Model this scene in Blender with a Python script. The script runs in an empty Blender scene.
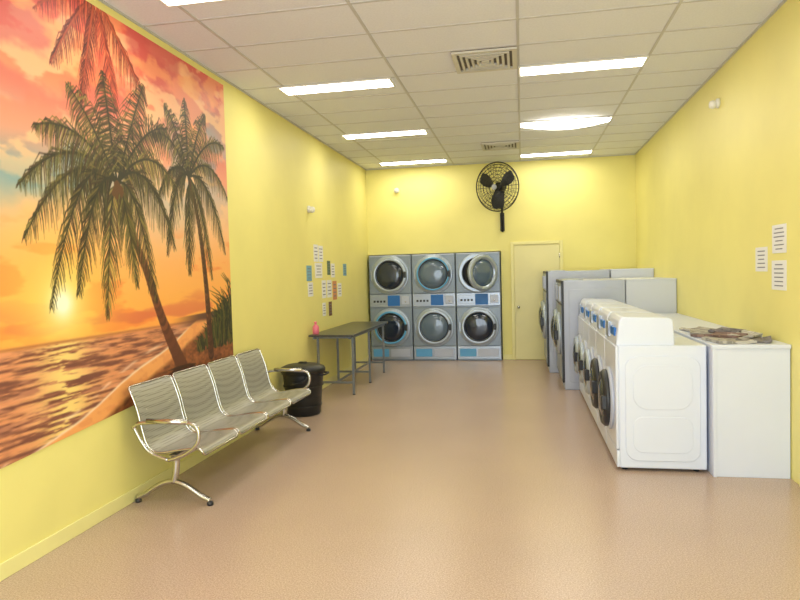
import bpy, bmesh, math, random
import numpy as np
from mathutils import Vector, Matrix
random.seed(4); rng=np.random.RandomState(7)
XL,XR,D,H,YF=-2.97,2.05,12.34,3.735,-1.3
COL=bpy.context.scene.collection
def lin(c):
    return tuple(((x/255)/12.92 if x/255<=0.04045 else ((x/255+0.055)/1.055)**2.4) for x in c)
# ---------------- materials ----------------
def mat(name,c,rough=.5,metal=0,spec=.5,noise=0,nscale=8,bump=0,bscale=60,emit=None,estr=0,coat=0,nlo=None):
    m=bpy.data.materials.new(name); m.use_nodes=True; nt=m.node_tree; b=nt.nodes["Principled BSDF"]
    col=(*lin(c),1); b.inputs["Base Color"].default_value=col
    b.inputs["Roughness"].default_value=rough; b.inputs["Metallic"].default_value=metal
    b.inputs["Specular IOR Level"].default_value=spec; b.inputs["Coat Weight"].default_value=coat
    tc=nt.nodes.new("ShaderNodeTexCoord")
    if noise:
        n=nt.nodes.new("ShaderNodeTexNoise"); n.inputs["Scale"].default_value=nscale; n.inputs["Detail"].default_value=4
        nt.links.new(tc.outputs["Object"],n.inputs["Vector"])
        r=nt.nodes.new("ShaderNodeValToRGB"); r.color_ramp.elements[0].position=.35; r.color_ramp.elements[1].position=.65
        lo=tuple(x*(1-noise) for x in col[:3]); hi=tuple(min(1,x*(1+noise)) for x in col[:3])
        r.color_ramp.elements[0].color=(*lo,1); r.color_ramp.elements[1].color=(*hi,1)
        nt.links.new(n.outputs["Fac"],r.inputs["Fac"]); nt.links.new(r.outputs["Color"],b.inputs["Base Color"])
    if bump:
        n2=nt.nodes.new("ShaderNodeTexNoise"); n2.inputs["Scale"].default_value=bscale; n2.inputs["Detail"].default_value=3
        nt.links.new(tc.outputs["Object"],n2.inputs["Vector"])
        bp=nt.nodes.new("ShaderNodeBump"); bp.inputs["Strength"].default_value=bump; bp.inputs["Distance"].default_value=.01
        nt.links.new(n2.outputs["Fac"],bp.inputs["Height"]); nt.links.new(bp.outputs["Normal"],b.inputs["Normal"])
    if emit:
        b.inputs["Emission Color"].default_value=(*lin(emit),1); b.inputs["Emission Strength"].default_value=estr
    return m
M_wall=mat("yellow_paint",(240,230,142),.5,noise=.03,nscale=1.2,bump=.05,bscale=90)
M_base=mat("yellow_skirting",(240,232,158),.4,noise=.02,nscale=3)
M_ceil=mat("ceiling_tile",(228,229,236),.9,noise=.03,nscale=60)
M_tbar=mat("ceiling_tbar",(196,194,192),.6)
M_white=mat("white_enamel",(218,225,240),.28,noise=.01,nscale=2,coat=.2)
M_whiteb=mat("white_laminate",(216,222,236),.4,noise=.01,nscale=2)
M_trim=mat("white_plastic",(235,233,226),.4)
M_steel=mat("brushed_steel",(160,168,178),.32,metal=.6,noise=.05,nscale=5)
M_greyp=mat("grey_panel",(136,148,160),.38,metal=.25,noise=.04,nscale=4)
M_greyl=mat("light_grey_panel",(184,190,204),.4,metal=.15,noise=.03,nscale=4)
M_dark=mat("dark_plastic",(38,40,44),.4)
M_black=mat("black_metal",(16,16,17),.4)
M_glass=mat("door_glass",(26,40,60),.08,coat=.6)
M_glassl=mat("door_glass_pale",(96,116,136),.12,coat=.5)
M_chrome=mat("chrome",(200,198,192),.2,metal=1)
M_ring=mat("door_ring",(176,188,202),.3,metal=.4)
M_blue=mat("blue_label",(30,110,190),.4)
M_lblue=mat("pale_blue_label",(96,170,220),.4)
M_bin=mat("bin_plastic",(24,26,28),.42,bump=.05,bscale=200)
M_tabt=mat("table_laminate",(66,66,64),.28,noise=.06,nscale=20)
M_tabl=mat("table_leg_paint",(130,134,138),.35,metal=.5)
M_doorp=mat("door_paint",(236,228,166),.45,noise=.02,nscale=2)
M_paper=mat("paper",(236,236,234),.8)
M_ink=mat("ink",(130,130,136),.8)
M_pink=mat("pink_plastic",(235,120,140),.4)
M_lamp=mat("lamp_diffuser",(255,255,255),.6,emit=(255,250,240),estr=17)
M_vent=mat("vent_metal",(206,202,192),.5)
M_ventd=mat("vent_slot",(110,102,92),.7)
M_drum=mat("drum_steel",(120,126,132),.35,metal=.8)
# floor
M_floor=mat("speckled_vinyl",(200,174,152),.27,spec=.5)
nt=M_floor.node_tree; b=nt.nodes["Principled BSDF"]; tc=nt.nodes["Texture Coordinate"]
v=nt.nodes.new("ShaderNodeTexNoise"); v.inputs["Scale"].default_value=110; v.inputs["Detail"].default_value=5; v.inputs["Roughness"].default_value=.8
n=nt.nodes.new("ShaderNodeTexNoise"); n.inputs["Scale"].default_value=1.1; n.inputs["Detail"].default_value=4
nt.links.new(tc.outputs["Object"],v.inputs["Vector"]); nt.links.new(tc.outputs["Object"],n.inputs["Vector"])
r1=nt.nodes.new("ShaderNodeValToRGB"); e=r1.color_ramp.elements; e[0].position=.36; e[1].position=.64
e[0].color=(*lin((162,138,122)),1); e[1].color=(*lin((214,190,172)),1)
r2=nt.nodes.new("ShaderNodeValToRGB"); r2.color_ramp.elements[0].color=(.9,.9,.9,1); r2.color_ramp.elements[1].color=(1.05,1.04,1.03,1)
mx=nt.nodes.new("ShaderNodeMixRGB"); mx.blend_type='MULTIPLY'; mx.inputs[0].default_value=1
nt.links.new(v.outputs["Fac"],r1.inputs[0]); nt.links.new(n.outputs["Fac"],r2.inputs[0])
nt.links.new(r1.outputs[0],mx.inputs[1]); nt.links.new(r2.outputs[0],mx.inputs[2]); nt.links.new(mx.outputs[0],b.inputs["Base Color"])
# perforated seat metal
M_seat=mat("perforated_seat",(176,172,156),.42,metal=.35)
nt=M_seat.node_tree; b=nt.nodes["Principled BSDF"]; tc=nt.nodes["Texture Coordinate"]
v=nt.nodes.new("ShaderNodeTexVoronoi"); v.inputs["Scale"].default_value=70; v.inputs["Randomness"].default_value=0
r1=nt.nodes.new("ShaderNodeValToRGB"); e=r1.color_ramp.elements; e[0].position=.28; e[1].position=.34
e[0].color=(*lin((104,102,92)),1); e[1].color=(*lin((172,170,160)),1)
nt.links.new(tc.outputs["Object"],v.inputs["Vector"]); nt.links.new(v.outputs["Distance"],r1.inputs[0]); nt.links.new(r1.outputs[0],b.inputs["Base Color"])

# ---------------- mesh builder ----------------
class B:
    def __init__(s,name):
        s.bm=bmesh.new(); s.name=name; s.mats=[]; s.T=Matrix.Identity(4)
    def mi(s,m):
        if m not in s.mats: s.mats.append(m)
        return s.mats.index(m)
    def _add(s,verts,faces,m,smooth=False):
        vs=[s.bm.verts.new(s.T@Vector(v)) for v in verts]; i=s.mi(m); fs=[]
        for f in faces:
            try: q=s.bm.faces.new([vs[k] for k in f])
            except ValueError: continue
            q.material_index=i; q.smooth=smooth; fs.append(q)
        return vs,fs
    def box(s,a,c,m,bev=0,seg=2):
        x0,y0,z0=[min(a[i],c[i]) for i in range(3)]; x1,y1,z1=[max(a[i],c[i]) for i in range(3)]
        vs,fs=s._add([(x0,y0,z0),(x1,y0,z0),(x1,y1,z0),(x0,y1,z0),(x0,y0,z1),(x1,y0,z1),(x1,y1,z1),(x0,y1,z1)],
            [(0,3,2,1),(4,5,6,7),(0,1,5,4),(1,2,6,5),(2,3,7,6),(3,0,4,7)],m)
        if bev: s._bev(fs,bev,seg,s.mi(m))
    def _bev(s,fs,bev,seg,mi):
        es=set(e for f in fs for e in f.edges)
        r=bmesh.ops.bevel(s.bm,geom=list(es),offset=bev,segments=seg,profile=.5,affect='EDGES',clamp_overlap=True)
        for f in r['faces']: f.smooth=True; f.material_index=mi
    def prism(s,pts,axis,a,c,m,bev=0,seg=2):
        def P(p,t):
            if axis==0: return (t,p[0],p[1])
            if axis==1: return (p[0],t,p[1])
            return (p[0],p[1],t)
        n=len(pts); vs=[P(p,a) for p in pts]+[P(p,c) for p in pts]
        fcs=[tuple(range(n)),tuple(range(2*n-1,n-1,-1))]+[(i,i+n,(i+1)%n+n,(i+1)%n) for i in range(n)]
        _,fs=s._add(vs,fcs,m)
        bmesh.ops.recalc_face_normals(s.bm,faces=fs)
        if bev: s._bev(fs,bev,seg,s.mi(m))
    def lathe(s,prof,c,ax,m,seg=32,smooth=True):
        ax=Vector(ax).normalized(); t=Vector((0,0,1)) if abs(ax.z)<.9 else Vector((1,0,0))
        u=ax.cross(t).normalized(); w=ax.cross(u); c=Vector(c); vs=[];fs=[]
        for (r,hh) in prof:
            for k in range(seg):
                a=2*math.pi*k/seg; vs.append(c+ax*hh+(u*math.cos(a)+w*math.sin(a))*max(r,1e-4))
        for j in range(len(prof)-1):
            for k in range(seg):
                fs.append((j*seg+k,j*seg+(k+1)%seg,(j+1)*seg+(k+1)%seg,(j+1)*seg+k))
        fs.append(tuple(range(seg))); fs.append(tuple(range((len(prof)-1)*seg,len(prof)*seg)))
        _,f=s._add(vs,fs,m,smooth); bmesh.ops.recalc_face_normals(s.bm,faces=f)
    def cyl(s,a,c,r,m,r1=None,seg=16):
        a=Vector(a);c=Vector(c); L=(c-a).length; s.lathe([(r,0),(r if r1 is None else r1,L)],a,c-a,m,seg)
    def tube(s,pts,r,m,seg=10,closed=False):
        P=[Vector(p) for p in pts]; n=len(P); vs=[];fs=[]; up=None
        for i in range(n):
            if closed: t=(P[(i+1)%n]-P[i-1])
            else: t=P[min(i+1,n-1)]-P[max(i-1,0)]
            t.normalize()
            if up is None:
                up=Vector((0,0,1)) if abs(t.z)<.9 else Vector((1,0,0))
            u=(up-t*up.dot(t)).normalized(); up=u; w=t.cross(u)
            for k in range(seg):
                a=2*math.pi*k/seg; vs.append(P[i]+(u*math.cos(a)+w*math.sin(a))*r)
        for i in range(n if closed else n-1):
            j=(i+1)%n
            for k in range(seg): fs.append((i*seg+k,i*seg+(k+1)%seg,j*seg+(k+1)%seg,j*seg+k))
        if not closed: fs.append(tuple(range(seg))); fs.append(tuple(range((n-1)*seg,n*seg)))
        _,f=s._add(vs,fs,m,True); bmesh.ops.recalc_face_normals(s.bm,faces=f)
    def ring(s,c,ax,R,r,m,seg=40,ts=8):
        ax=Vector(ax).normalized(); t=Vector((0,0,1)) if abs(ax.z)<.9 else Vector((1,0,0))
        u=ax.cross(t).normalized(); w=ax.cross(u); c=Vector(c)
        s.tube([c+(u*math.cos(2*math.pi*k/seg)+w*math.sin(2*math.pi*k/seg))*R for k in range(seg)],r,m,ts,True)
    def done(s,parent=None):
        me=bpy.data.meshes.new(s.name); s.bm.to_mesh(me); s.bm.free()
        for m in s.mats: me.materials.append(m)
        o=bpy.data.objects.new(s.name,me); COL.objects.link(o)
        if parent: o.parent=parent
        return o
def smooth_path(pts,n=6):
    P=[Vector(p) for p in pts]; out=[]
    for i in range(len(P)-1):
        p0=P[max(i-1,0)];p1=P[i];p2=P[i+1];p3=P[min(i+2,len(P)-1)]
        for k in range(n):
            t=k/n
            out.append(.5*((2*p1)+(p2-p0)*t+(2*p0-5*p1+4*p2-p3)*t*t+(3*p1-p0-3*p2+p3)*t**3))
    out.append(P[-1]); return out

# ---------------- room ----------------
def shell(name,boxes,m,bev=0):
    o=B(name)
    for a,c in boxes: o.box(a,c,m,bev)
    return o.done()
shell("floor",[((XL-.1,YF-.1,-.1),(XR+.1,D+.9,0))],M_floor)
shell("ceiling",[((XL-.1,YF-.1,H),(XR+.1,D+.9,H+.1))],M_ceil)
shell("wall_left",[((XL-.1,YF-.1,0),(XL,D,H))],M_wall)
shell("wall_right",[((XR,YF-.1,0),(XR+.1,D,H))],M_wall)
AX=-.39; AZ=2.065
shell("wall_back",[((XL-.1,D,AZ),(AX,D+.1,H)),((AX,D,0),(XR+.1,D+.1,H)),
  ((XL-.1,D+.85,0),(AX+.1,D+.95,AZ+.1)),((XL-.1,D+.1,AZ),(AX+.1,D+.95,AZ+.1)),((XL-.1,D,0),(XL,D+.95,AZ)),((AX,D+.1,0),(AX+.1,D+.95,AZ))],M_wall)
shell("wall_front",[((XL-.1,YF-.1,3.0),(XR+.1,YF,H)),((XL-.1,YF-.1,0),(XL+.25,YF,3.0)),((XR-.25,YF-.1,0),(XR+.1,YF,3.0))],M_wall)
w=B("window_1")
for x in (XL+.25,-1.5,-.3,.7,XR-.3): w.box((x,YF-.08,0),(x+.05,YF-.02,3.0),M_trim,.004)
for z in (0,.0+2.2,2.95): w.box((XL+.25,YF-.08,z),(XR-.25,YF-.02,z+.05),M_trim,.004)
w.done()
shell("baseboard_left",[((XL,YF,0),(XL+.014,D-.15,.1))],M_base,.004)
shell("baseboard_right",[((XR-.014,YF,0),(XR,5.3,.1))],M_base,.004)
shell("baseboard_back",[((AX+.005,D-.014,0),(-.215,D,.1)),((.74,D-.014,0),(XR,D,.1))],M_base,.004)
# ceiling grid
g=B("ceiling_grid")
for x in (-2.48,-1.24,0,1.24): g.box((x-.012,YF,H-.006),(x+.012,D,H+.002),M_tbar)
y=6.64-.62*12
while y<D:
    g.box((XL,y-.012,H-.005),(XR,y+.012,H+.002),M_tbar); y+=.62
g.box((XL,YF,H-.012),(XL+.022,D,H),M_tbar); g.box((XR-.022,YF,H-.012),(XR,D,H),M_tbar); g.box((XL,D-.022,H-.012),(XR,D,H),M_tbar)
g.done()
# light panels
def light(x0,y0,sag=0):
    o=B("ceiling_light_panel"); x1=x0+1.24; y1=y0+.31; f=.02; zt=H-.002; zb=H-.018
    o.box((x0,y0,zb),(x1,y0+f,zt),M_trim,.003); o.box((x0,y1-f,zb),(x1,y1,zt),M_trim,.003)
    o.box((x0,y0+f,zb),(x0+f,y1-f,zt),M_trim,.003); o.box((x1-f,y0+f,zb),(x1,y1-f,zt),M_trim,.003)
    N=24; vs=[];fs=[]
    for i in range(N+1):
        t=i/N; z=H-.012-sag*math.sin(math.pi*t)
        vs+= [(x0+f+(1.24-2*f)*t,y0+f,z),(x0+f+(1.24-2*f)*t,y1-f,z)]
    for i in range(N): fs.append((2*i,2*i+1,2*i+3,2*i+2))
    b0=len(vs)
    for i in range(N+1): 
        vs+=[(vs[2*i][0],vs[2*i][1],H-.01),(vs[2*i+1][0],vs[2*i+1][1],H-.01)]
    if sag:
        for i in range(N):
            fs.append((2*i,2*i+2,b0+2*i+2,b0+2*i)); fs.append((2*i+1,b0+2*i+1,b0+2*i+3,2*i+3))
    o._add(vs,fs,M_lamp,True); o.done()
for yy in (1.68,4.16,6.64,9.12,11.6):
    light(-2.55,yy); light(0,yy,sag=.07 if abs(yy-9.12)<.01 else 0)
# vents
def vent(x0,y0):
    o=B("ceiling_air_vent"); s=.60; cx=x0+.31; cy=y0+.31
    o.box((cx-.3,cy-.3,H-.012),(cx+.3,cy+.3,H-.001),M_ventd)
    def sq(r,wd,z0,z1,m):
        o.box((cx-r,cy-r,z0),(cx+r,cy-r+wd,z1),m); o.box((cx-r,cy+r-wd,z0),(cx+r,cy+r,z1),m)
        o.box((cx-r,cy-r+wd,z0),(cx-r+wd,cy+r-wd,z1),m); o.box((cx+r-wd,cy-r+wd,z0),(cx+r,cy+r-wd,z1),m)
    sq(.3,.045,H-.03,H-.012,M_vent)
    for r in (.23,.18,.13,.08): sq(r,.024,H-.035,H-.012,M_vent)
    o.box((cx-.035,cy-.035,H-.035),(cx+.035,cy+.035,H-.012),M_vent); o.done()
vent(-.62,6.02); vent(-.62,10.36)

# door
o=B("door_1")
dx0,dx1,dz=-.15,.69,2.17; yb=D
o.box((dx0-.06,yb-.03,0),(dx0,yb-.002,dz+.06),M_base,.004); o.box((dx1,yb-.03,0),(dx1+.06,yb-.002,dz+.06),M_base,.004)
o.box((dx0,yb-.03,dz),(dx1,yb-.002,dz+.06),M_base,.004)
o.box((dx0+.004,yb-.018,.008),(dx1-.004,yb-.002,dz-.004),M_doorp,.003)
o.lathe([(.026,0),(.026,.01),(.012,.012),(.012,.05),(.026,.055),(.028,.075),(.018,.09),(0,.092)],(dx0+.07,yb-.018,1.0),(0,-1,0),M_chrome,20)
for z in (.25,1.1,1.95): o.cyl((dx1-.002,yb-.026,z-.045),(dx1-.002,yb-.026,z+.045),.008,M_chrome)
o.done()

# ---------------- mural ----------------
def mural():
    y0,y1,z1=2.2,6.2,3.66; zmin=.54; ny,nz=680,520
    ys=np.linspace(y0,y1,ny); zs=np.linspace(zmin,z1,nz); Y,Z=np.meshgrid(ys,zs)
    def vn(sx,sz,seed):
        r=np.random.RandomState(seed); gx=int((y1-y0)*sx)+3; gz=int((z1-zmin)*sz)+3; G=r.rand(gz,gx)
        fx=(Y-y0)*sx; fz=(Z-zmin)*sz; ix=fx.astype(int); iz=fz.astype(int); tx=fx-ix; tz=fz-iz
        tx=tx*tx*(3-2*tx); tz=tz*tz*(3-2*tz)
        return (G[iz,ix]*(1-tx)+G[iz,ix+1]*tx)*(1-tz)+(G[iz+1,ix]*(1-tx)+G[iz+1,ix+1]*tx)*tz
    def fbm(sx,sz,seed,o=5): 
        t=0;a=.5;s=0
        for i in range(o): t=t+a*vn(sx*2**i,sz*2**i,seed+i); s+=a; a*=.5
        return t/s
    def ss(a,b_,x): t=np.clip((x-a)/(b_-a),0,1); return t*t*(3-2*t)
    img=np.zeros((nz,ny,3))
    st=[(1.2,(255,166,74)),(1.5,(255,180,84)),(1.85,(255,182,104)),(2.2,(250,194,140)),(2.5,(232,190,160)),(2.8,(246,168,130)),(3.1,(248,132,86)),(3.4,(236,102,78)),(3.7,(228,90,78))]
    for k in range(3): img[...,k]=np.interp(Z,[a for a,_ in st],[c[k] for _,c in st])
    def mixc(mask,c):
        m=np.clip(mask,0,1)[...,None]; img[:]=img*(1-m)+np.array(c,float)*m
    N1=fbm(1.1,2.0,3,6); N2=fbm(1.8,3.2,20,6); N3=fbm(3,7,41,5)
    mixc(np.exp(-((Y-3.6)/.7)**2-((Z-2.42)/.28)**2)*1.3*ss(.3,.55,N1),(138,168,170))
    mixc(np.exp(-((Y-5.75)/.6)**2-((Z-2.95)/.45)**2)*.95,(150,162,172))
    mixc(np.exp(-((Y-5.1)/.5)**2-((Z-2.45)/.4)**2)*.6,(190,192,182))
    mixc(ss(.50,.62,N2)*ss(2.3,2.7,Z)*.75,(252,156,116))
    mixc(ss(.52,.62,N3)*ss(2.0,2.6,Z)*.7,(255,206,150))
    mixc(ss(.50,.60,N1)*ss(2.6,3.1,Z)*.6,(204,84,84))
    mixc(ss(.52,.62,fbm(2.4,4.5,140,6))*ss(2.7,3.1,Z)*.6,(255,176,110))
    mixc(ss(.55,.68,fbm(2,8,77))*(1-ss(1.9,2.2,Z))*.6,(244,126,60))
    mixc(ss(.5,.66,fbm(1.5,9,99))*(1-ss(1.4,1.75,Z))*.6,(216,106,76))
    d2=((Y-3.72)**2+(Z-1.56)**2)
    mixc(np.exp(-d2/.5**2)*.7,(255,208,84)); mixc(np.exp(-d2/.22**2)*.9,(255,236,140)); mixc(np.exp(-d2/.09**2)*1.3,(255,255,225))
    # sea with waves running parallel to the horizon
    rip=fbm(5,60,55,4); rip2=fbm(1.6,20,66,4)
    k1=ss(.3,.7,rip)
    sea=np.stack([128+100*k1,78+74*k1,62+40*k1],-1)
    f=(ss(.54,.62,rip2)*.55)[...,None]; sea=sea*(1-f)+np.array([240,166,120.])*f
    gl=np.exp(-((Y-3.72)/.24)**2)*ss(.42,.54,rip)*.95
    sea=sea*(1-gl[...,None])+np.array([255,222,130.])*gl[...,None]
    m=(1-ss(1.295,1.305,Z))[...,None]; img[:]=img*(1-m)+sea*m
    mixc(np.exp(-((Z-1.31)/.010)**2)*.6,(150,84,70))
    mixc(ss(5.0,5.6,Y)*(1-ss(1.30+.05,1.36,Z-(Y-5)*.03))*ss(1.26,1.28,Z)*.9,(84,56,52))
    # shore
    sh=.60+(Y-3.30)*.325+.015*np.sin(Y*6)+.03*(N1-.5)
    wv=Z-sh-.075-.05*(N3-.5); mixc(np.exp(-(wv/.014)**2)*.6*ss(.42,.6,rip2+.06)*(1-ss(1.15,1.3,Z)),(255,218,184))
    below=1-ss(-.01,.01,Z-sh)
    below=below*(1-ss(1.28,1.33,Z))
    gr=fbm(14,26,88,3); gr2=fbm(30,50,188,2)
    mixc(below,(246,170,98)); mixc(below*ss(.45,.7,gr)*.4,(226,140,84))
    mixc(np.exp(-((Z-sh)/.010)**2)*.8*(1-ss(1.2,1.3,Z)),(255,228,196))
    low=sh-.13-.08*(N2-.5)
    dk=(1-ss(-.03,.03,Z-low))*(1-ss(1.2,1.28,Z)); m=dk[...,None]
    tx=np.clip(gr*.6+gr2*.55,0,1)
    sand=np.stack([70+120*tx,38+76*tx,24+40*tx],-1); img[:]=img*(1-m)+sand*m
    st2=sh-.28; mixc(np.exp(-((Z-st2)/.03)**2)*ss(.35,.6,N3)*.5,(240,160,90))
    def line(a,b_,w0,w1,c,al=1.):
        pad=max(w0,w1)+.02
        i0=max(int((min(a[0],b_[0])-pad-y0)/(y1-y0)*(ny-1)),0); i1=min(int((max(a[0],b_[0])+pad-y0)/(y1-y0)*(ny-1))+2,ny)
        j0=max(int((min(a[1],b_[1])-pad-zmin)/(z1-zmin)*(nz-1)),0); j1=min(int((max(a[1],b_[1])+pad-zmin)/(z1-zmin)*(nz-1))+2,nz)
        if i1<=i0 or j1<=j0: return
        yy=Y[j0:j1,i0:i1]; zz=Z[j0:j1,i0:i1]; dx=b_[0]-a[0]; dz_=b_[1]-a[1]; L2=dx*dx+dz_*dz_+1e-9
        t=np.clip(((yy-a[0])*dx+(zz-a[1])*dz_)/L2,0,1); d=np.hypot(yy-a[0]-t*dx,zz-a[1]-t*dz_)
        w_=w0+(w1-w0)*t; m=(np.clip((w_-d)/.006+.5,0,1)*al)[...,None]
        s=img[j0:j1,i0:i1]; s[:]=s*(1-m)+np.array(c,float)*m
    R=np.random.RandomState(5)
    def frond(c,tip,lift,cols,ll=.27,n=46,wd=.0065):
        c=np.array(c,float); tip=np.array(tip,float); mid=(c+tip)/2+np.array([0,lift]); prev=c
        L=np.linalg.norm(tip-c); tone=.7+.6*R.rand()
        for i in range(n+1):
            t=i/n; p=(1-t)**2*c+2*t*(1-t)*mid+t*t*tip
            tg=2*(1-t)*(mid-c)+2*t*(tip-mid); tg/=np.linalg.norm(tg)+1e-9; nn=np.array([-tg[1],tg[0]])
            if i: line(prev,p,.009*(1-t)+.003,.008*(1-t)+.003,np.array(cols[-1])*1.1)
            prev=p
            if t<.10: continue
            ln=ll*min(1,L/.9)*(math.sin(math.pi*min(1,(t*.84+.14)))**.7)*(.65+.55*R.rand())
            for sg in (-1,1):
                jt=.25*(R.rand()-.5)
                dr=nn*sg*(.8+jt)+tg*(.55-jt)+np.array([0,-.65-.3*R.rand()]); dr/=np.linalg.norm(dr); 
                q=p+dr*ln*.5; q2=q+(dr*.55+np.array([.1*jt,-.7]))*ln*.5
                cc=np.clip(np.array(cols[R.randint(len(cols))],float)*(.75+.5*R.rand())*tone,0,255)
                line(p,q,wd,wd*.8,cc,.92); line(q,q2,wd*.8,wd*.2,cc,.85)
    gcol=[(48,44,20),(76,70,30),(112,96,46),(64,42,26),(92,88,40),(40,38,22)]
    rcol=[(116,36,30),(146,52,38),(90,28,26),(170,74,46)]
    for tp,lf in (((3.72,3.12),.1),((4.0,2.95),.05),((4.4,2.98),.0),((4.8,3.12),.05),((3.6,3.42),.1)): frond((4.2,3.74),tp,lf,rcol,.22,50,.0045)
    # undergrowth: blades fanning up from the ground at the right
    for k in range(420):
        by_=5.45+.85*R.rand()**.7; bz=1.0+.30*(by_-5.4)*R.rand()+.02; hh=(.12+.55*max(0,by_-5.6))*(.5+.8*R.rand()); a=R.randn()*.35
        cc=np.array([(40,46,22),(70,76,32),(30,32,18),(104,92,44)][R.randint(4)],float)
        line((by_,bz),(by_+a*hh*.5,bz+hh*.7),.010,.008,cc,.9); line((by_+a*hh*.5,bz+hh*.7),(by_+a*hh*1.1,bz+hh*.85),.008,.002,cc,.9)
    c2=(5.43,2.62)
    def trunk(pts,ws,c):
        P=smooth_path([(p[0],p[1],0) for p in pts],14); n=len(P)
        for i in range(n-1):
            wa=np.interp(i/(n-1),np.linspace(0,1,len(ws)),ws)*(1+.05*(i%2)); k=.78+.3*(i%2)*R.rand()+.1*R.rand()
            line((P[i].x,P[i].y),(P[i+1].x,P[i+1].y),wa,wa,np.array(c)*k)
            line((P[i].x-wa*.55,P[i].y),(P[i+1].x-wa*.55,P[i+1].y),wa*.28,wa*.28,np.array(c)*k*1.6,.7)
    trunk([(5.72,.97),(5.68,1.59),(5.58,2.2),(5.43,2.62)],[.055,.040,.030,.026],(86,50,32))
    for tp,lf in (((4.86,2.88),.28),((5.06,3.18),.16),((5.4,3.32),.04),((5.78,3.26),.15),((6.15,3.02),.3),((6.2,2.5),.42),((6.1,1.95),.5),((4.9,2.35),.35),((5.02,1.92),.5),((5.38,1.75),.2),((5.8,1.70),.4)):
        frond(c2,tp,lf,gcol,.24,64,.0048)
    trunk([(5.20,.90),(4.90,1.36),(4.69,1.78),(4.53,2.05),(4.38,2.38)],[.085,.052,.042,.036,.032],(116,64,40))
    for k in range(60):
        a=R.rand()*3.0+.05; line((5.20+.1*math.cos(a),.93),(5.20+(.16+.1*R.rand())*math.cos(a),.93-.05*R.rand()),.01,.004,(70,42,26))
    c1=(4.36,2.42)
    for tp,lf in (((3.42,1.98),.5),((3.40,2.30),.42),((3.55,2.68),.3),((3.62,1.55),.78),((3.86,3.02),.12),((4.24,3.22),.03),((4.76,3.26),.06),((5.08,2.98),.25),((5.2,2.5),.42),((5.14,1.98),.6),((4.82,1.52),.6),((4.18,1.44),.5),((4.56,1.66),.35),((3.88,1.62),.6)):
        frond(c1,tp,lf,gcol,.29,74,.0050)
    for k in range(9): 
        a=R.rand()*6.28; line(c1,(c1[0]+.06*math.cos(a),c1[1]-.05+.05*math.sin(a)),.025,.018,(96,62,30))
    img[:]=np.clip(img,0,255)/255
    l=np.where(img<=.04045,img/12.92,((img+.055)/1.055)**2.4)
    zb=.87-(6.2-Y)*.0757
    ZZ=zb+(Z-zmin)/(z1-zmin)*(z1-zb)
    out=np.zeros_like(l)
    for j in range(ny):
        for k in range(3): out[:,j,k]=np.interp(ZZ[:,j],zs,l[:,j,k])
    co=np.stack([np.full_like(Y,XL+.012),Y,ZZ],-1).reshape(-1,3)
    idx=np.arange(ny*nz).reshape(nz,ny)
    q=np.stack([idx[:-1,:-1],idx[:-1,1:],idx[1:,1:],idx[1:,:-1]],-1).reshape(-1,4)
    nb=len(co); c4=[(0,0),(0,ny-1),(nz-1,ny-1),(nz-1,0)]
    back=[(XL+.001,Y[a],ZZ[a]) for a in c4]
    me=bpy.data.meshes.new("beach_mural"); me.from_pydata(co.tolist()+back,[],q.tolist())
    me.update()
    bm=bmesh.new(); bm.from_mesh(me); bm.verts.ensure_lookup_table()
    rows=[[idx[0,i] for i in range(ny)],[idx[j,ny-1] for j in range(nz)],[idx[nz-1,i] for i in range(ny)][::-1],[idx[j,0] for j in range(nz)][::-1]]
    for e,row in enumerate(rows):
        f=bm.faces.new([bm.verts[int(v)] for v in row]+[bm.verts[nb+(e+1)%4],bm.verts[nb+e]]); f.material_index=1
    bm.to_mesh(me); bm.free()
    at=me.color_attributes.new("paint",'FLOAT_COLOR','POINT')
    cols=np.ones((len(me.vertices),4),dtype=np.float32); cols[:nb,:3]=out.reshape(-1,3)
    at.data.foreach_set("color",cols.ravel())
    m=bpy.data.materials.new("mural_print"); m.use_nodes=True; n_=m.node_tree; bb=n_.nodes["Principled BSDF"]
    a=n_.nodes.new("ShaderNodeAttribute"); a.attribute_name="paint"; n_.links.new(a.outputs["Color"],bb.inputs["Base Color"]); bb.inputs["Roughness"].default_value=.5
    me.materials.append(m); me.materials.append(M_trim)
    ob=bpy.data.objects.new("beach_mural",me); COL.objects.link(ob)
mural()

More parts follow.
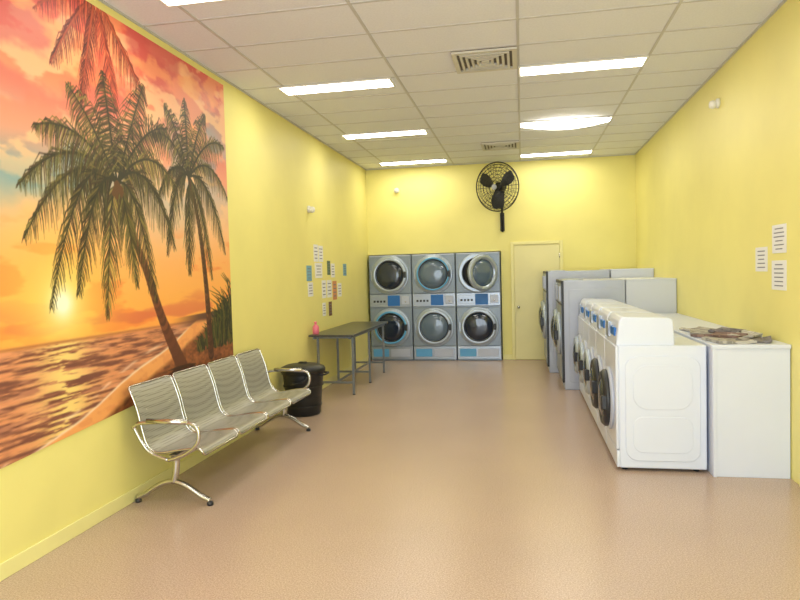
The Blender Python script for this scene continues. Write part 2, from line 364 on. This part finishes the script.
# ---------------- bench ----------------
def bench():
    o=B("waiting_bench"); Y0=4.30; pitch=.615; w=.58
    prof=smooth_path([(-2.315,0,.405),(-2.325,0,.435),(-2.37,0,.452),(-2.50,0,.440),(-2.63,0,.418),(-2.71,0,.422),(-2.765,0,.47),(-2.80,0,.58),(-2.835,0,.73),(-2.885,0,.865),(-2.915,0,.90)],4)
    for i in range(4):
        a=Y0+i*pitch; c=a+w; n=len(prof)
        def yy(k,side):
            t=k/(n-1); ins=0
            if t<.06: ins=.03*(1-t/.06)
            if t>.92: ins=.045*((t-.92)/.08)**2
            return (a+ins) if side==0 else (c-ins)
        vs=[];fs=[]; M=6
        for k,p in enumerate(prof):
            for j in range(M+1):
                s=j/M; dip=.012*math.sin(math.pi*s)
                vs.append((p.x-(dip if k>n*.55 else 0),yy(k,0)+(yy(k,1)-yy(k,0))*s,p.z-(dip if k<=n*.55 else 0)))
        for k in range(n-1):
            for j in range(M): fs.append((k*(M+1)+j,k*(M+1)+j+1,(k+1)*(M+1)+j+1,(k+1)*(M+1)+j))
        o._add(vs,fs,M_seat,True)
        rim=[(p.x,yy(k,0),p.z) for k,p in enumerate(prof)]+[(p.x,yy(k,1),p.z) for k,p in reversed(list(enumerate(prof)))]
        o.tube(rim,.009,M_chrome,8,True)
        for yb_ in (a+.13,c-.13):
            o.tube(smooth_path([(-2.40,yb_,.435),(-2.55,yb_,.405),(-2.70,yb_,.40),(-2.78,yb_,.45),(-2.82,yb_,.58),(-2.85,yb_,.72)],4),.011,M_chrome,8)
    o.box((-2.61,Y0+.02,.345),(-2.55,Y0+4*pitch-.05,.395),M_chrome,.006)
    for yl in (4.40,6.66):
        o.tube(smooth_path([(-2.59,yl,.36),(-2.60,yl,.25),(-2.62,yl,.16)],4),.026,M_chrome,12)
        o.tube(smooth_path([(-2.33,yl,.035),(-2.40,yl,.065),(-2.52,yl,.14),(-2.63,yl,.17),(-2.74,yl,.14),(-2.86,yl,.065),(-2.93,yl,.035)],6),.021,M_chrome,12)
        for x in (-2.33,-2.925): o.lathe([(.024,0),(.024,.02),(.012,.03)],(x,yl,0.0),(0,0,1),M_dark,16)
    for ya in (Y0-.03,Y0+3*pitch+w+.03):
        o.tube(smooth_path([(-2.58,ya,.37),(-2.44,ya,.42),(-2.345,ya,.50),(-2.335,ya,.60),(-2.40,ya,.645),(-2.60,ya,.65),(-2.80,ya,.64),(-2.86,ya,.60)],6),.014,M_chrome,10)
        o.tube(smooth_path([(-2.58,ya,.37),(-2.72,ya,.42),(-2.79,ya,.50),(-2.85,ya,.61)],5),.012,M_chrome,10)
        o.tube([(-2.42,ya,.655),(-2.74,ya,.66)],.02,M_chrome,10)
    o.done()
bench()

# ---------------- bin ----------------
o=B("rubbish_bin"); bx,by=-2.67,7.50
o.lathe([(.19,0),(.205,.02),(.225,.30),(.24,.50),(.262,.505),(.264,.54),(.25,.545),(.25,.50),(.2,.05)],(bx,by,0),(0,0,1),M_bin,40)
o.lathe([(.272,.525),(.275,.56),(.26,.585),(.20,.61),(.10,.625),(0,.628)],(bx,by,0),(0,0,1),M_bin,40)
for z in (.12,.36): o.ring((bx,by,z),(0,0,1),.21+.035*z/.4,.006,M_bin,40,6)
for sg in (-1,1):
    o.tube(smooth_path([(bx+sg*.12,by-.235,.49),(bx+sg*.12,by-.26,.46),(bx+sg*.04,by-.28,.42),(bx-sg*.04,by-.28,.42)],3) if sg==1 else
           smooth_path([(bx+.235,by-.1,.50),(bx+.30,by-.08,.50),(bx+.30,by+.08,.50),(bx+.235,by+.1,.50)],4),.012,M_bin,8)
o.box((bx-.05,by-.03,.62),(bx+.05,by+.03,.645),M_bin,.01)
o.done()

# ---------------- table ----------------
o=B("folding_table"); ya,yc=8.52,10.9; xa,xc=XL+.03,-2.30; zt=.87
o.box((xa,ya,zt-.028),(xc,yc,zt),M_tabt,.006)
o.box((xa+.05,ya+.05,zt-.065),(xa+.08,yc-.05,zt-.028),M_tabl); o.box((xc-.08,ya+.05,zt-.065),(xc-.05,yc-.05,zt-.028),M_tabl)
for yl in (ya+.22,ya+1.2,yc-.15):
    for xl in (xa+.065,xc-.065):
        o.box((xl-.016,yl-.016,.008),(xl+.016,yl+.016,zt-.028),M_tabl,.003); o.cyl((xl,yl,0),(xl,yl,.012),.02,M_dark)
    o.box((xa+.065,yl-.012,.16),(xc-.065,yl+.012,.19),M_tabl,.002); o.box((xa+.065,yl-.012,zt-.07),(xc-.065,yl+.012,zt-.03),M_tabl,.002)
o.box(((xa+xc)/2-.012,ya+.22,.163),((xa+xc)/2+.012,yc-.15,.187),M_tabl,.002)
o.done()
o=B("detergent_bottle")
o.lathe([(.04,0),(.046,.01),(.046,.09),(.036,.12),(.016,.135),(.016,.15),(.02,.151),(.02,.175),(0,.177)],(-2.88,8.68,zt),(0,0,1),M_pink,20); o.done()

# ---------------- stacked dryers ----------------
def dryer(i):
    o=B("stacked_dryer"); wd=.845; x0=-2.935+i*wd+.004; x1=x0+wd-.010; yf=12.2; cx=(x0+x1)/2
    o.box((x0,yf+.02,.0),(x1,yf+.72,2.05),M_greyp,.006)
    for z0 in (0.03,1.045):
        o.box((x0+.006,yf,z0),(x1-.006,yf+.02,z0+.245),M_steel,.006)
        o.box((x0+.006,yf,z0+.255),(x1-.006,yf+.02,z0+.985),M_greyp,.008)
        up=z0>1
        o.box((x0+.05,yf-.008,z0+.05),(x0+.36,yf+.0,z0+.20),M_lblue if not up else M_steel,.003)
        if up:
            o.box((x0+.36,yf-.010,z0+.02),(x0+.60,yf,z0+.225),M_blue,.003)
            o.box((x0+.64,yf-.03,z0+.05),(x0+.79,yf,z0+.20),M_greyl,.006)
            o.lathe([(.012,0),(.012,.012),(0,.013)],(x0+.715,yf-.03,z0+.10),(0,-1,0),M_chrome,14)
            for k in range(4): o.box((x0+.08+.065*k,yf-.014,z0+.09),(x0+.12+.065*k,yf-.008,z0+.13),M_dark,.002)
        else:
            o.box((x0+.40,yf-.006,z0+.05),(x0+.78,yf,z0+.20),M_greyl,.003)
        cz=z0+.62; openr=(i==2 and up)
        o.lathe([(.375,0),(.375,.012),(.36,.022),(.345,.022)],(cx,yf,cz),(0,-1,0),M_ring,48)
        if not openr:
            o.lathe([(.345,.0),(.345,.05),(.325,.075),(.275,.075),(.26,.055)],(cx,yf,cz),(0,-1,0),M_ring,48)
            if not up and i==0: o.ring((cx,yf-.075,cz),(0,-1,0),.30,.02,M_lblue,48,8)
            if up and i==1: o.ring((cx,yf-.075,cz),(0,-1,0),.30,.016,M_lblue,48,8)
            o.lathe([(.265,.056),(.255,.07),(.15,.085),(0,.09)],(cx,yf,cz),(0,-1,0),M_glass if (i!=1) else M_glassl,40)
            o.ring((cx,yf-.075,cz),(0,-1,0),.272,.009,M_dark,44,6)
            o.box((cx+.285,yf-.11,cz-.06),(cx+.325,yf-.07,cz+.06),M_dark,.008)
            o.box((cx-.37,yf-.05,cz-.09),(cx-.32,yf,cz+.09),M_steel,.005)
        else:
            o.lathe([(.30,.023),(.30,.024),(0,.026)],(cx,yf,cz),(0,-1,0),M_dark,48)
            o.lathe([(.30,.02),(.30,.04),(.285,.04),(.285,.022)],(cx,yf,cz),(0,-1,0),M_drum,48)
            sT=o.T; a=math.radians(42); hx=cx+.35
            o.T=Matrix.Translation((hx,yf-.03,cz))@Matrix.Rotation(a,4,'Z')
            o.lathe([(.335,.0),(.335,.04),(.315,.06),(.255,.06),(.25,0)],(-.345,0,0),(0,-1,0),M_ring,48)
            o.lathe([(.25,-.05),(.25,.03),(.15,.05),(0,.055)],(-.345,0,0),(0,-1,0),M_glassl,40)
            o.T=sT
            for zz in (-.08,.08): o.box((hx-.04,yf-.06,cz+zz-.02),(hx+.02,yf,cz+zz+.02),M_steel,.004)
    o.box((x0+.02,yf-.004,2.022),(x1-.02,yf+.02,2.046),M_greyl,.002)
    o.done()
for i in range(3): dryer(i)

# ---------------- wall fan ----------------
def fan():
    o=B("wall_fan"); C=Vector((-.42,D-.42,3.22)); a=math.radians(-28)
    o.box((-.39,D-.03,2.44),(-.31,D-.001,2.78),M_black,.006)
    o.cyl((-.35,D-.055,2.42),(-.35,D-.055,3.30),.022,M_black)
    for z in (2.5,2.72): o.box((-.385,D-.075,z-.02),(-.315,D-.02,z+.02),M_black,.004)
    o.cyl((-.35,D-.055,3.12),tuple(C+Vector((.02,.16,-.05))),.022,M_black)
    o.box((-.40,D-.09,3.04),(-.30,D-.02,3.2),M_black,.01)
    o.T=Matrix.Translation(C)@Matrix.Rotation(a,4,'Z')@Matrix.Rotation(math.radians(6),4,'X')
    o.lathe([(.075,.0),(.085,.03),(.085,.17),(.06,.20),(0,.205)],(0,.03,0),(0,1,0),M_black,24)
    R=.44
    for r,dp in ((R,0),(.40,-.05),(.35,-.075),(.29,-.09),(.23,-.10),(.17,-.105),(.11,-.108)):
        o.ring((0,dp,0),(0,1,0),r,.0045 if r<R else .011,M_black,48,6)
        if r<R: o.ring((0,-dp*1.0+.01,0),(0,1,0),r,.0045,M_black,48,6)
    prf=[(.08,-.109),(.17,-.105),(.29,-.09),(.37,-.07),(.42,-.03),(R,0)]
    for k in range(36):
        t=2*math.pi*k/36; c,s=math.cos(t),math.sin(t)
        o.tube([(r*c,d,r*s) for r,d in prf],.003,M_black,5)
        if k%2==0: o.tube([(r*c,-d+.01,r*s) for r,d in prf],.003,M_black,5)
    o.lathe([(.05,.0),(.05,.01),(.04,.02),(0,.022)],(0,-.105,0),(0,-1,0),M_greyl,28)
    o.lathe([(.05,-.05),(.055,.04),(.03,.06)],(0,0,0),(0,-1,0),M_black,24)
    for k in range(3):
        t0=2*math.pi*k/3+.5; vs=[];fs=[]
        for i in range(9):
            r=.05+.34*i/8; wdt=.32+.34*math.sin(math.pi*min(1,(i+1.5)/9.5))
            for j in range(6):
                th=t0+(j/5-.5)*wdt*1.5; vs.append((r*math.cos(th),(j/5-.5)*.09*(1-.4*i/8),r*math.sin(th)))
        n=len(vs)
        vs2=[(v[0],v[1]+.004,v[2]) for v in vs]
        for i in range(8):
            for j in range(5): 
                q=(i*6+j,i*6+j+1,(i+1)*6+j+1,(i+1)*6+j); fs.append(q); fs.append(tuple(x+n for x in reversed(q)))
        o._add(vs+vs2,fs,M_dark,True)
    o.done()
fan()

# ---------------- front-load washers ----------------
def octo(y0,y1,z0,z1,c): return [(y0+c,z0),(y1-c,z0),(y1,z0+c),(y1,z1-c),(y1-c,z1),(y0+c,z1),(y0,z1-c),(y0,z0+c)]
def rrect(y0,y1,z0,z1,c,n=6):
    out=[]
    for (cy,cz,a0) in ((y1-c,z0+c,-90),(y1-c,z1-c,0),(y0+c,z1-c,90),(y0+c,z0+c,180)):
        for k in range(n+1):
            a=math.radians(a0+90*k/n); out.append((cy+c*math.cos(a),cz+c*math.sin(a)))
    return out
def washer(i):
    o=B("front_load_washer"); y0=5.55+i*.73; w=.70; y1=y0+w; xf,xb=.75,1.455; zt=1.05; cy=(y0+y1)/2
    for fx in (xf+.07,xb-.07):
        for fy in (y0+.07,y1-.07): o.cyl((fx,fy,0),(fx,fy,.03),.025,M_dark)
    o.box((xf+.02,y0,.025),(xb,y1,zt),M_white,.014,3)
    o.box((xf,y0+.004,.03),(xf+.022,y1-.004,.17),M_white,.006)
    o.box((xf-.004,y0+.002,.18),(xf+.022,y1-.002,zt-.005),M_white,.012,3)
    for (ys,sg) in ((y0,-1),(y1,1)):
        def pl(off,pts,bv):
            a,c=(ys-off,ys+.003) if sg<0 else (ys-.003,ys+off)
            o.prism(pts,1,a,c,M_white,bv,2)
        pl(.010,rrect(xf+.07,xb-.05,.09,zt-.09,.10),.006)
        pl(.0142,rrect(xf+.13,xb-.11,.16,.46,.08),.004); pl(.0142,rrect(xf+.13,xb-.11,.52,zt-.16,.12),.004)
    cz=.55
    o.lathe([(.275,0),(.275,.02),(.26,.035),(.235,.035)],(xf,cy,cz),(-1,0,0),M_greyl,44)
    o.lathe([(.25,.03),(.25,.06),(.225,.085),(.18,.085),(.165,.06)],(xf,cy,cz),(-1,0,0),M_dark if i<2 else M_ring,44)
    o.lathe([(.175,.06),(.165,.08),(.10,.10),(0,.108)],(xf,cy,cz),(-1,0,0),M_glass,36)
    o.box((xf-.11,cy-.25,cz-.06),(xf-.06,cy-.20,cz+.06),M_dark,.01)
    o.box((xf-.05,cy+.22,cz-.09),(xf,cy+.28,cz+.09),M_steel,.005)
    o.prism([(xf+.005,zt-.01),(xf+.03,zt+.20),(xf+.06,zt+.235),(xf+.43,zt+.225),(xf+.46,zt+.20),(xf+.47,zt-.01)],1,y0+.03,y1-.03,M_white,.014,3)
    o.box((xf+.004,y0+.12,zt+.07),(xf+.03,y1-.34,zt+.14),M_blue,.003)
    o.box((xf-.004,y1-.24,zt+.03),(xf+.04,y1-.10,zt+.17),M_steel,.005)
    o.done()
for i in range(5): washer(i)

# counter behind washers
o=B("white_counter"); y0,y1=5.46,9.17
o.box((1.475,y0+.012,0),(XR-.007,y1,1.03),M_whiteb,.003); o.box((1.47,y0,1.03),(XR-.004,y1,1.062),M_whiteb,.004)
o.box((1.477,y0,.0),(1.50,y0+.014,1.03),M_whiteb,.002)
o.done()
# newspapers
def paper_mat(nm,c,s,k=.4):
    m=mat(nm,c,.75); nt=m.node_tree; b=nt.nodes["Principled BSDF"]; tc=nt.nodes["Texture Coordinate"]
    w_=nt.nodes.new("ShaderNodeTexVoronoi"); w_.inputs["Scale"].default_value=s; w_.distance='CHEBYCHEV'
    bw=nt.nodes.new("ShaderNodeSeparateColor")
    r=nt.nodes.new("ShaderNodeMixRGB"); r.inputs[1].default_value=(*lin(c),1); r.inputs[2].default_value=(*[x*k for x in lin(c)],1)
    nt.links.new(tc.outputs["Object"],w_.inputs["Vector"]); nt.links.new(w_.outputs["Color"],bw.inputs[0]); nt.links.new(bw.outputs[0],r.inputs[0]); nt.links.new(r.outputs[0],b.inputs["Base Color"]); return m
PM=[paper_mat("newsprint_a",(196,190,180),22),paper_mat("newsprint_b",(140,134,136),30),paper_mat("magazine_c",(150,122,112),20),paper_mat("newsprint_d",(215,212,204),26)]
o=B("newspaper_pile"); R=random.Random(3)
zc=1.062
for k,(px,py,an,l,w_,t) in enumerate([(1.68,5.70,8,.30,.40,.02),(1.88,5.74,-18,.28,.38,.014),(1.70,6.0,30,.30,.42,.016),(1.88,6.12,5,.27,.40,.022),(1.68,6.36,-12,.29,.40,.018),(1.86,6.5,22,.26,.36,.012),(1.72,5.90,50,.22,.30,.034),(1.88,5.93,-35,.21,.28,.034),(1.66,6.62,15,.21,.29,.014),(1.82,6.28,70,.21,.29,.034)]):
    base=zc+(.021 if t>.03 else 0.0005*k)
    tt=.012 if t>.03 else t
    o.T=Matrix.Translation((px-.02,py,base))@Matrix.Rotation(math.radians(an),4,'Z')
    N=8; vs=[];fs=[]
    for i in range(N+1):
        u=i/N-.5; lift=.014*(u*2)**2*R.random()+.004*math.sin(i)
        for v_ in (-.5,.5): vs+=[(u*l*.95,v_*w_*.9,max(0,lift)*.6),(u*l*.95,v_*w_*.9,max(0,lift)+tt)]
    for i in range(N):
        b0=4*i; b1=4*i+4; fs+=[(b0+1,b0+3,b1+3,b1+1),(b0,b1,b1+2,b0+2),(b0,b0+1,b1+1,b1),(b0+2,b1+2,b1+3,b0+3)]
    fs+=[(0,2,3,1),(4*N,4*N+1,4*N+3,4*N+2)]
    _,f=o._add(vs,fs,PM[k%4]); bmesh.ops.recalc_face_normals(o.bm,faces=f)
o.T=Matrix.Identity(4); o.done()

# ---------------- large washers ----------------
def bigw(y0,xf,xb,zt,w):
    o=B("commercial_washer"); y1=y0+w; cy=(y0+y1)/2
    o.box((xf+.03,y0,.0),(xb,y1,zt-.0),M_greyl,.008)
    o.box((xf,y0-.002,.10),(xf+.035,y1+.002,zt+.003),M_dark,.008)
    o.box((xf-.006,y0+.03,zt-.32),(xf+.01,y1-.03,zt-.04),M_steel,.004)
    o.box((xf-.012,y0+.36,zt-.28),(xf,y1-.06,zt-.10),M_blue,.003)
    o.box((xf-.03,y0+.07,zt-.29),(xf,y0+.24,zt-.08),M_greyl,.005)
    cz=zt*.50
    o.box((xf-.006,y0+.03,.14),(xf+.01,y1-.03,zt-.35),M_steel,.004)
    o.lathe([(.31,0),(.31,.03),(.28,.06),(.22,.06),(.20,.04)],(xf,cy,cz),(-1,0,0),M_ring,44)
    o.lathe([(.21,.04),(.20,.07),(.12,.10),(0,.108)],(xf,cy,cz),(-1,0,0),M_glass,36)
    o.box((xf-.10,cy-.30,cz-.07),(xf-.05,cy-.25,cz+.07),M_dark,.008)
    o.box((xf+.06,y0+.02,zt),(xf+.30,y1-.02,zt+.012),M_steel,.003)
    o.prism(octo(xf+.10,xb-.06,.10,zt-.12,.03),1,y0-.006,y0+.004,M_greyl,.004,1)
    o.done()
bigw(9.235,.53,1.385,1.53,.73); bigw(9.985,.53,1.385,1.53,.73)
bigw(10.76,.38,1.375,1.66,.76); bigw(11.54,.38,1.375,1.66,.76)
for (ya,yc,zz) in ((9.23,10.72,1.53),(10.75,12.32,1.67)):
    o=B("service_cabinet"); o.box((1.395,ya,0),(XR-.007,yc,zz-.025),M_whiteb,.003); o.box((1.392,ya-.006,zz-.025),(XR-.004,yc,zz),M_whiteb,.004)
    o.done()

# ---------------- notices / sensors ----------------
def notice(wall,a0,a1,z0,z1,col=None,lines=5,name="wall_notice"):
    o=B(name); m=col or M_paper
    if wall=='R': o.box((XR-.004,a0,z0),(XR-.001,a1,z1),m)
    else: o.box((XL+.001,a0,z0),(XL+.004,a1,z1),m)
    hh=(z1-z0)/(lines+1)
    for k in range(lines):
        zc_=z1-hh*(k+1); ins=(a1-a0)*(.12+.14*R.random()); t=hh*.13
        if wall=='R': o.box((XR-.0052,a0+ins,zc_-t),(XR-.0038,a1-ins,zc_+t),M_ink)
        else: o.box((XL+.0038,a0+ins,zc_-t),(XL+.0052,a1-ins,zc_+t),M_ink)
    o.done()
notice('R',5.56,5.85,1.78,2.01,lines=6); notice('R',5.56,5.86,1.48,1.72,lines=6); notice('R',5.96,6.24,1.63,1.84,lines=5)
C1=mat("poster_blue",(120,170,190),.7); C2=mat("poster_brown",(120,84,60),.7); C3=mat("poster_orange",(214,150,100),.7); C4=mat("poster_green",(96,120,90),.7)
for a0,a1,z0,z1,c in ((8.62,8.84,1.62,1.84,C1),(8.66,8.88,1.40,1.60,None),(8.96,9.16,1.90,2.15,None),(9.19,9.40,1.90,2.14,None),(9.0,9.34,1.66,1.88,None),
   (9.60,9.76,1.70,1.92,C4),(9.80,10.0,1.66,1.88,None),(9.30,9.5,1.35,1.62,None),(9.56,9.80,1.35,1.62,None),(9.86,10.08,1.30,1.60,C3),(10.14,10.36,1.34,1.56,None),(10.5,10.7,1.68,1.88,C1),(9.30,9.46,1.08,1.28,None),(9.62,9.78,1.06,1.28,C2)):
    notice('L',a0,a1,z0,z1,c,4)
def sensor(p,d,nm):
    o=B(nm); d=Vector(d); P=Vector(p)+d*.002
    o.lathe([(.05,0),(.05,.02),(.04,.03)],P,d,M_trim,20)
    o.lathe([(.035,.03),(.045,.06),(.035,.09),(0,.10)],P+Vector((0,0,-.01)),d,M_trim,20)
    o.done()
sensor((XL,8.78,2.64),(1,0,0),"motion_sensor"); sensor((XR,7.30,3.38),(-1,0,0),"security_sensor"); sensor((-2.36,D,3.30),(0,-1,0),"back_wall_sensor")  # all three are wall sensors: left, right and back wall

# ---------------- light ----------------
wd=bpy.data.worlds.new("daylight"); bpy.context.scene.world=wd; wd.use_nodes=True
bg=wd.node_tree.nodes["Background"]; bg.inputs[0].default_value=(.80,.90,1,1); bg.inputs[1].default_value=6.5
pl=bpy.data.lights.new("shopfront_portal","AREA"); pl.shape='RECTANGLE'; pl.size=4.5; pl.size_y=2.95; pl.cycles.is_portal=True
po=bpy.data.objects.new("shopfront_portal",pl); po.location=(-.46,YF-.15,1.5); COL.objects.link(po)
po.rotation_euler=(math.radians(90),0,0)

# ---------------- camera ----------------
yaw,pitch,roll=.18866,-.0419,-.02681
f=Vector((-math.sin(yaw)*math.cos(pitch),math.cos(yaw)*math.cos(pitch),math.sin(pitch))); r=Vector((math.cos(yaw),math.sin(yaw),0)); u=r.cross(f)
r2=r*math.cos(roll)+u*math.sin(roll); u2=-r*math.sin(roll)+u*math.cos(roll)
cd=bpy.data.cameras.new("camera"); cd.sensor_width=36; cd.lens=643.26/800*36; cd.clip_start=.05
co=bpy.data.objects.new("camera",cd); COL.objects.link(co)
Mx=Matrix((r2,u2,-f)).transposed().to_4x4(); Mx.translation=Vector((0,0,1.7)); co.matrix_world=Mx
sc=bpy.context.scene; sc.camera=co
sc.view_settings.view_transform='Standard'; sc.view_settings.look='None'; sc.view_settings.exposure=0
